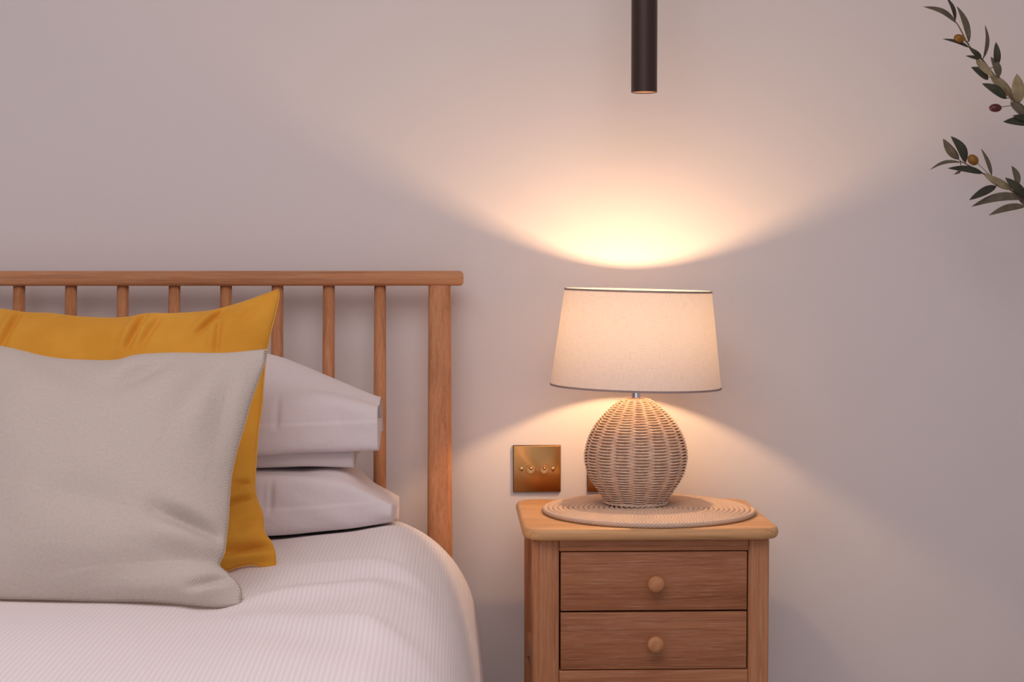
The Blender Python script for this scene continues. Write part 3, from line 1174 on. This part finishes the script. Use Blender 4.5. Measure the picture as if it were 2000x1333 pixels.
# ================================================================ coiled rope mat
CORD = 0.0085
mc = at_z(1265, 990, z_top + CORD)
ml, mr_ = at_z(1053, 992, z_top + CORD * 0.6), at_z(1476, 996, z_top + CORD * 0.6)
MAT_R = (mr_.x - ml.x) / 2
mc = Vector(((ml.x + mr_.x) / 2, at_z(1265, 1024, z_top + CORD * 0.9).y + MAT_R - 0.003, z_top))
turns = int((MAT_R - CORD / 2) / CORD)
pts = []
SEG = 72
for k in range(turns * SEG + 1):
    a = 2 * PI * k / SEG
    r = CORD * 0.45 + (MAT_R - CORD / 2 - CORD * 0.45) * k / (turns * SEG)
    pts.append((mc.x + r * math.cos(a), mc.y + r * math.sin(a), z_top + CORD / 2 + 0.0002))
rmat = tube('rope_mat', pts, CORD * 0.53, M_ROPE, None, 8)
for v in rmat.data.vertices:
    v.co.z = max(v.co.z, z_top)
tag(rmat, 'round coiled rope mat under the lamp on the bedside table', 'mat')
MAT_Z = z_top + CORD + 0.0004

# ================================================================ table lamp
LY = -0.20
lc = at_y(1241.7, 990, LY)
SCL = F_PX / (LY - CAM.y)                # pixels per metre at the lamp
LX = lc.x
lamp = thing('table_lamp', 'woven round wicker lamp with a lit tapered linen shade', 'lamp', (LX, LY, MAT_Z))
prof_px = [(993, 60), (985, 59), (976, 64), (957, 77), (938, 89), (919, 96.5), (895, 100.2), (872, 97), (848, 88.5), (826, 75), (803, 54), (790, 39), (783, 29), (781, 18)]
bz = lambda py: MAT_Z + (988.0 - py) / SCL
wprof = [Vector((r / SCL, bz(py) if py < 988 else MAT_Z + 0.0005, 0)) for py, r in prof_px]
ws = spline(wprof, 160)
ROWS, STAKES = 86, 16
wsr = spline(wprof, ROWS)
wv, wf = [], []
NSEG = STAKES * 8
for i, p in enumerate(wsr[1:-1]):
    ph = PI * (i % 2)
    pts = []
    amp = 0.0028 * min(1, p.x * SCL / 60)
    jit = random.uniform(-0.0002, 0.0002)
    for k in range(NSEG):
        a = 2 * PI * k / NSEG + 0.06
        r = p.x - 0.0018 + amp * math.cos(STAKES / 2 * a + ph) + jit
        dz = 0.00045 * noise.noise(Vector((a * 3, i * 1.7, 0)))
        pts.append((LX + r * math.cos(a), LY + r * math.sin(a), p.y + dz))
    v, f, _u = tube_data(pts, 0.0015, 6, closed=True, v0=len(wv))
    wv += v
    wf += f
weave = pydata('wicker_weave', wv, wf, M_WICKER, lamp)
weave['kind'] = 'stuff'
lathe('gap_shadow_core', [(max(p.x - 0.0046, 0.001), p.y + (0.002 if i == 0 else 0)) for i, p in enumerate(ws[::4])], LX, LY, M_SHADOW_CORE, lamp, 48)
for k in range(STAKES):
    a = 2 * PI * k / STAKES + 0.06 + PI / STAKES
    tube('stake', [(LX + (p.x - 0.0022) * math.cos(a), LY + (p.x - 0.0022) * math.sin(a), p.y) for p in ws[2:-3:6]], 0.0014, M_WICKER, lamp, 6)
# plaited border at the foot
for ph in (0, PI):
    pts = []
    for k in range(144):
        a = 2 * PI * k / 144
        r = 60.5 / SCL + 0.0014 * math.cos(18 * a + ph)
        pts.append((LX + r * math.cos(a), LY + r * math.sin(a), MAT_Z + 0.0026 + 0.0014 * math.sin(18 * a + ph)))
    tube('foot_border', pts, 0.0017, M_WICKER, lamp, 6, closed=True)
z_neck0, z_bulb = bz(782), bz(646)
lathe('neck', [(0.0075, z_neck0 - 0.01), (0.0075, z_neck0 + 0.022), (0.0068, z_neck0 + 0.0225)], LX, LY, M_CHROME, lamp, 24)
lathe('bulb_holder', [(0.0068, z_neck0 + 0.0225), (0.015, z_neck0 + 0.026), (0.0155, z_neck0 + 0.048), (0.0075, z_neck0 + 0.050), (0.0070, z_bulb - 0.0135)],
      LX, LY, M_TRIM, lamp, 24)
RB = 0.0085
bp = [(0.0004, z_bulb - 0.0145), (0.0065, z_bulb - 0.0135), (RB, z_bulb - 0.009), (RB, z_bulb + 0.008), (0.0065, z_bulb + 0.0135), (0.0004, z_bulb + 0.0155)]
bulb = lathe('light_bulb', bp, LX, LY, M_BULB, lamp, 12)
# the shade, a little out of level
SH_C = Vector((LX + 1.0 / SCL, LY, bz(661)))
tilt = Matrix.Rotation(math.radians(1.35), 4, 'Y')
Rt, Rb = 143.5 / SCL, 167.5 / SCL
zt_s, zb_s = (661 - 566.5) / SCL, (661 - 757.5) / SCL
sx_top = 3.0 / SCL


def shade_pt(r, z, a):
    p = Vector((r * math.cos(a), r * math.sin(a), z))
    return SH_C + tilt @ p


def shade_ring(rz, n=96):
    vs = []
    for r, z in rz:
        vs += [shade_pt(r, z, 2 * PI * k / n) for k in range(n)]
    return vs


n = 96
rz = [(Rb + (Rt - Rb) * k / 10, zb_s + (zt_s - zb_s) * k / 10) for k in range(11)]
uv = []
for k in range(11):
    uv += [(0.14 * 2 * PI * min(q, n - q) / n, 0.165 * k / 10) for q in range(n)]
shade = pydata('lamp_shade', shade_ring(rz), grid_faces(n, 11, close_u=True), M_SHADE, lamp, True, uv)
for (nm, r, z, dr) in (('shade_trim', Rt, zt_s, 0.0), ('shade_trim', Rb, zb_s, 0.0)):
    hgt = 0.0034
    sg = -1 if z > 0 else 1
    sl = (Rt - Rb) / (zt_s - zb_s)
    prof = [(r + 0.0007, z), (r + 0.0009 + sl * sg * hgt, z + sg * hgt), (r - 0.0012 + sl * sg * hgt, z + sg * hgt), (r - 0.0012, z), (r + 0.0007, z)]
    o = pydata(nm, shade_ring(prof[:4]), grid_faces(n, 4, close_u=True, close_v=True), M_SHADE_TRIM, lamp)
    fix_normals(o)
    sharp(o, 40)
# fitter: ring and three spokes at the foot of the bulb holder
fit_z = z_neck0 + 0.030
tube('shade_fitter', [(LX + 0.0172 * math.cos(2 * PI * k / 24), LY + 0.0172 * math.sin(2 * PI * k / 24), fit_z) for k in range(24)], 0.0014, M_TRIM, lamp, 6, closed=True)
for k in range(3):
    a = 2 * PI * k / 3 + 0.5
    e = shade_pt(Rb - 0.003, zb_s + 0.004, a)
    tube('spoke', [(LX + 0.0172 * math.cos(a), LY + 0.0172 * math.sin(a), fit_z), tuple(e)], 0.0012, M_TRIM, lamp, 6)

# ================================================================ pendant tube
PY = -0.20
pc = at_y(1258, 181, PY)
PR = 25.4 / (F_PX / (PY - CAM.y))
pend = thing('pendant_light', 'dark bronze tube pendant light hanging above the bedside lamp', 'pendant light', (pc.x, PY, ZC))
PT = pc.z + 0.42
lathe('tube', [(PR - 0.0016, pc.z + 0.03), (PR - 0.0016, pc.z), (PR, pc.z + 0.0004), (PR, PT - 0.001), (PR - 0.001, PT)], pc.x, PY, M_BRONZE, pend, 64, cap0=False)
lathe('inner_disk', [(0.0015, pc.z + 0.006), (PR * 0.6, pc.z + 0.0045), (PR - 0.0018, pc.z + 0.0012)], pc.x, PY, M_TUBE_INNER, pend, 48, cap1=False)
tube('cable', [(pc.x, PY, PT - 0.002), (pc.x, PY, ZC - 0.02)], 0.0025, M_BLACK, pend, 10)
lathe('ceiling_rose', [(0.05, ZC - 0.022), (0.052, ZC - 0.02), (0.052, ZC), (0.02, ZC)], pc.x, PY, M_BRONZE, pend, 32)

# ================================================================ brass plates on the wall
PLT = 0.0065


def plate(name, label, cat, x0, x1, z0, z1):
    cx, cz = (x0 + x1) / 2, (z0 + z1) / 2
    root = thing(name, label, cat, (cx, 0, cz))
    box('backing', x0 - 0.0008, x1 + 0.0008, -PLT + 0.0015, -0.0002, z0 - 0.0008, z1 + 0.0008, M_PLATE_EDGE, root, 0.0006)
    me_o = box('face_plate', x0, x1, -PLT, -PLT + 0.002, z0, z1, M_BRASS, None, 0.0012, 3)
    for v in me_o.data.vertices:
        v.co -= Vector((cx, 0, cz))
    me_o.parent = root
    return root


def disc(name, x, z, y_prof, mat, parent, n=28):
    """turned piece standing out from the wall: (radius, y)"""
    vs = []
    for r, y in y_prof:
        vs += [(x + r * math.cos(2 * PI * k / n), y, z + r * math.sin(2 * PI * k / n)) for k in range(n)]
    fs = grid_faces(n, len(y_prof), close_u=True) + [tuple(range(n)), tuple(range((len(y_prof) - 1) * n, len(y_prof) * n))[::-1]]
    return sharp(fix_normals(pydata(name, vs, fs, mat, parent)), 35)


a0, a1 = at_y(1003, 961, -PLT), at_y(1094.5, 871, -PLT)
sw = plate('light_switch', 'square brushed brass double toggle switch plate on the wall beside the bed', 'light switch', a0.x, a1.x, a0.z, a1.z)
for (px, py) in ((1018.5, 917), (1080, 917)):
    c = at_y(px, py, -PLT)
    disc('screw', c.x, c.z, [(0.0036, -PLT + 0.0005), (0.0036, -PLT - 0.0006), (0.0026, -PLT - 0.0014), (0.0008, -PLT - 0.0016)], M_BRASS_SMOOTH, sw)
for (px, py) in ((1036.5, 917.5), (1063, 917.5)):
    c = at_y(px, py, -PLT)
    t = disc('toggle', c.x, c.z, [(0.0086, -PLT + 0.0005), (0.0086, -PLT - 0.0022), (0.0078, -PLT - 0.0032), (0.0056, -PLT - 0.0032), (0.0052, -PLT - 0.0012), (0.001, -PLT - 0.001)],
             M_BRASS_SMOOTH, sw)
    tube('lever', [(c.x, -PLT - 0.001, c.z), (c.x, -PLT - 0.005, c.z + 0.0016), (c.x, -PLT - 0.0085, c.z + 0.0036), (c.x, -PLT - 0.0092, c.z + 0.004)],
         [0.0018, 0.0022, 0.0032, 0.0014], M_BRASS_SMOOTH, t, 12)
b0 = at_y(1148, 961, -PLT)
so_ = plate('wall_socket', 'brass wall socket plate mostly hidden behind the round lamp', 'wall socket', b0.x, b0.x + 0.146, a0.z, a1.z)
for s in (0, 1):
    cx = b0.x + 0.037 + s * 0.072
    cz = (a0.z + a1.z) / 2
    box('rocker', cx - 0.006, cx + 0.006, -PLT - 0.003, -PLT + 0.0005, cz + 0.014, cz + 0.03, M_BRASS_SMOOTH, so_, 0.001)
    for (ox, oz, w, h) in ((0, 0.002, 0.002, 0.004), (-0.011, -0.02, 0.0035, 0.002), (0.011, -0.02, 0.0035, 0.002)):
        box('pin_hole', cx + ox - w, cx + ox + w, -PLT - 0.0003, -PLT + 0.0008, cz + oz - h, cz + oz + h, M_BLACK, so_, 0)

# ================================================================ olive tree reaching in from the right
OY = -0.20
trunk_top = at_y(2230, -60, OY)
pot_c = Vector((trunk_top.x + 0.02, OY - 0.05, 0))
tree = thing('olive_tree', 'slender olive tree whose leafy sprigs reach in at the right edge', 'plant', (pot_c.x, pot_c.y, 0))
lathe('pot', [(0.09, 0.0), (0.105, 0.02), (0.13, 0.25), (0.138, 0.27), (0.138, 0.29), (0.124, 0.29), (0.118, 0.25)], pot_c.x, pot_c.y, M_POT, tree, 40, cap1=False)
lathe('soil', [(0.119, 0.252), (0.06, 0.258), (0.002, 0.26)], pot_c.x, pot_c.y, M_SOIL, tree, 32)
tr = [(pot_c.x, pot_c.y, 0.25), (pot_c.x + 0.015, pot_c.y, 0.6), tuple(at_y(2215, 470, OY)), tuple(at_y(2200, 300, OY)), tuple(trunk_top), (trunk_top.x + 0.01, OY, trunk_top.z + 0.2)]
tube('trunk', spline(tr, 30), [0.013 - 0.009 * k / 29 for k in range(30)], M_STEM, tree, 10)


STEMS = []


def stem(px_pts, r0, r1, name='branch'):
    P = spline([at_y(x, y, OY + dy) for (x, y, dy) in px_pts], 40)
    STEMS.extend(P)
    tube(name, P, [r0 + (r1 - r0) * k / 39 for k in range(40)], M_STEM, tree, 8)
    return P


stem([(2200, 330, 0), (2100, 275, 0), (2040, 245, 0), (1996, 212, 0), (1972, 188, 0), (1945, 152, 0), (1918, 116, 0), (1893, 90, 0), (1873, 52, 0), (1864, 40, 0)], 0.0034, 0.0010)
stem([(2212, 470, 0), (2110, 430, 0), (2040, 404, 0), (2000, 386, 0), (1972, 370, 0), (1938, 346, 0), (1915, 337, 0), (1893, 324, 0), (1876, 315, 0)], 0.0032, 0.0009)


def leaf(base, tip, wpx, mat, bend=0.0, dy=0.0, dtip=0.0, roll=0.0):
    """one olive leaf: lance-shaped blade, folded a little along its midrib, thin but solid"""
    y0 = OY - 0.004 + dy
    A, B = at_y(base[0], base[1], y0), at_y(tip[0], tip[1], y0 + dtip)
    ax = B - A
    Lg = ax.length
    ax.normalize()
    nrm = Vector((0, -1, 0))
    nrm = (nrm - ax * nrm.dot(ax)).normalized()
    sd = ax.cross(nrm)
    if roll:
        R = Matrix.Rotation(roll, 3, ax)
        nrm, sd = R @ nrm, R @ sd
    w = wpx / 1146.0 / 2
    K = 9
    vs, fs = [], []
    for side in (0, 1):
        for k in range(K):
            t = k / (K - 1)
            ww = w * (math.sin(PI * t ** 0.85) ** 0.8 * 0.97 + 0.05 * (1 - t) + 0.012)
            c = A + ax * (Lg * t) + sd * (bend * Lg * math.sin(PI * t)) + nrm * (0.004 * math.sin(PI * t) - side * 0.0006)
            for q in (-1, -0.5, 0, 0.5, 1):
                vs.append(c + sd * (ww * q) + nrm * (abs(q) * ww * 0.28))
    f1 = grid_faces(5, K)
    off = 5 * K
    fs = list(f1) + [tuple(off + q for q in f[::-1]) for f in f1]
    for k in range(K - 1):
        for e in (0, 4):
            a, b = k * 5 + e, (k + 1) * 5 + e
            fs.append((a, b, off + b, off + a) if e == 0 else (b, a, off + a, off + b))
    for k in (0, K - 1):
        for q in range(4):
            a, b = k * 5 + q, k * 5 + q + 1
            fs.append((b, a, off + a, off + b) if k == 0 else (a, b, off + b, off + a))
    # the petiole back to the nearest point of the branch
    S = min(STEMS, key=lambda q: (q - A).length)
    if 0.0015 < (S - A).length < 0.03:
        v2, f2, _u = tube_data([S, S.lerp(A, 0.5) + nrm * 0.0005, A + ax * 0.004], [0.0009, 0.0007, 0.0007], 5, v0=len(vs))
        vs += v2
        fs += f2
    return pydata('leaf', vs, fs, mat, tree)


D, MD, PL = M_LEAF_DARK, M_LEAF_MID, M_LEAF_PALE
for args in (
        ((1868, 45), (1803, 13), 10, MD, 0.10), ((1866, 40), (1848, -6), 8, D, 0.06), ((1893, 82), (1869, 12), 14, MD, 0.03),
        ((1893, 93), (1841, 76), 7, D, 0.05), ((1921, 114), (1924, 49), 9, MD, 0.05), ((1948, 128), (1945, 82), 14, D, 0.0),
        ((1951, 152), (1935, 111), 16, MD, 0.04), ((1914, 115), (1886, 109), 7, D, 0.0), ((1930, 156), (1897, 131), 18, D, 0.0),
        ((1966, 193), (1918, 163), 18, D, 0.03), ((1906, 116), (1942, 152), 15, PL, 0.0), ((1934, 145), (1982, 194), 20, PL, 0.0),
        ((1990, 202), (1986, 144), 25, PL, 0.0), ((1974, 200), (2004, 232), 22, MD, 0.0), ((2024, 240), (1959, 238), 20, D, 0.05),
        ((2014, 232), (1978, 226), 14, D, 0.0), ((1917, 112), (1892, 92), 10, D, 0.0),
        # lower sprig
        ((1873, 312), (1842, 271), 17, MD, -0.05), ((1886, 318), (1857, 266), 18, D, 0.09), ((1876, 317), (1816, 332), 7, MD, 0.10),
        ((1920, 339), (1851, 329), 13, D, 0.08), ((1876, 332), (1863, 341), 6, MD, 0.0), ((1937, 343), (1916, 290), 8, MD, 0.05),
        ((1976, 370), (1920, 340), 16, PL, 0.0), ((1946, 364), (1893, 391), 16, D, 0.04), ((1988, 364), (1976, 324), 14, MD, 0.03),
        ((2004, 386), (1963, 347), 18, D, 0.03), ((2008, 388), (1897, 404), 17, MD, 0.09), ((2004, 403), (1931, 421), 14, MD, 0.06),
        ((1990, 390), (2020, 400), 14, MD, 0.0)):
    b, t, w, m, bd = args
    leaf(b, t, w, m, bd, random.uniform(-0.008, 0.004), random.uniform(-0.012, 0.012), random.uniform(-0.35, 0.35))
# leaves further along the same branches, towards the trunk
for (bx, by) in ((2050, 250), (2090, 270), (2130, 290), (2060, 412), (2100, 428), (2150, 450)):
    for s in (-1, 1):
        leaf((bx, by), (bx - 45 + random.uniform(-15, 15), by + s * random.uniform(38, 60)), 16, random.choice([D, MD]), 0.03 * s, random.uniform(-0.02, 0.0), 0.01)


def olive(px, py, rx, ry, mat, ang, stalk):
    c = at_y(px, py, OY - 0.008)
    k = 1 / 1146.0
    vs, fs = [], []
    nn, mm = 20, 12
    for j in range(mm + 1):
        th = PI * j / mm
        for i in range(nn):
            ph = 2 * PI * i / nn
            p = Vector((rx * k * math.cos(th), ry * k * math.sin(th) * math.cos(ph), ry * k * math.sin(th) * math.sin(ph)))
            p = Matrix.Rotation(ang, 3, 'Y') @ p
            vs.append(c + p)
    fs = grid_faces(nn, mm + 1, close_u=True)
    o = pydata('olive', vs, fs, mat, tree)
    bm = bmesh.new()
    bm.from_mesh(o.data)
    bmesh.ops.remove_doubles(bm, verts=bm.verts, dist=1e-6)
    bmesh.ops.recalc_face_normals(bm, faces=bm.faces)
    bm.to_mesh(o.data)
    bm.free()
    tube('stalk', [at_y(*stalk[0], OY - 0.008), at_y(*stalk[1], OY)], 0.0006, M_STEM, tree, 6)


olive(1873.5, 75, 11, 8, M_OLIVE_AMBER, 0.3, ((1883, 80), (1893, 86)))
olive(1944, 211, 12.5, 8.3, M_OLIVE_RED, 0.0, ((1956, 209), (1978, 206)))
olive(1900.5, 312.5, 12, 9.8, M_OLIVE_AMBER, 0.75, ((1910, 320), (1934, 343)))
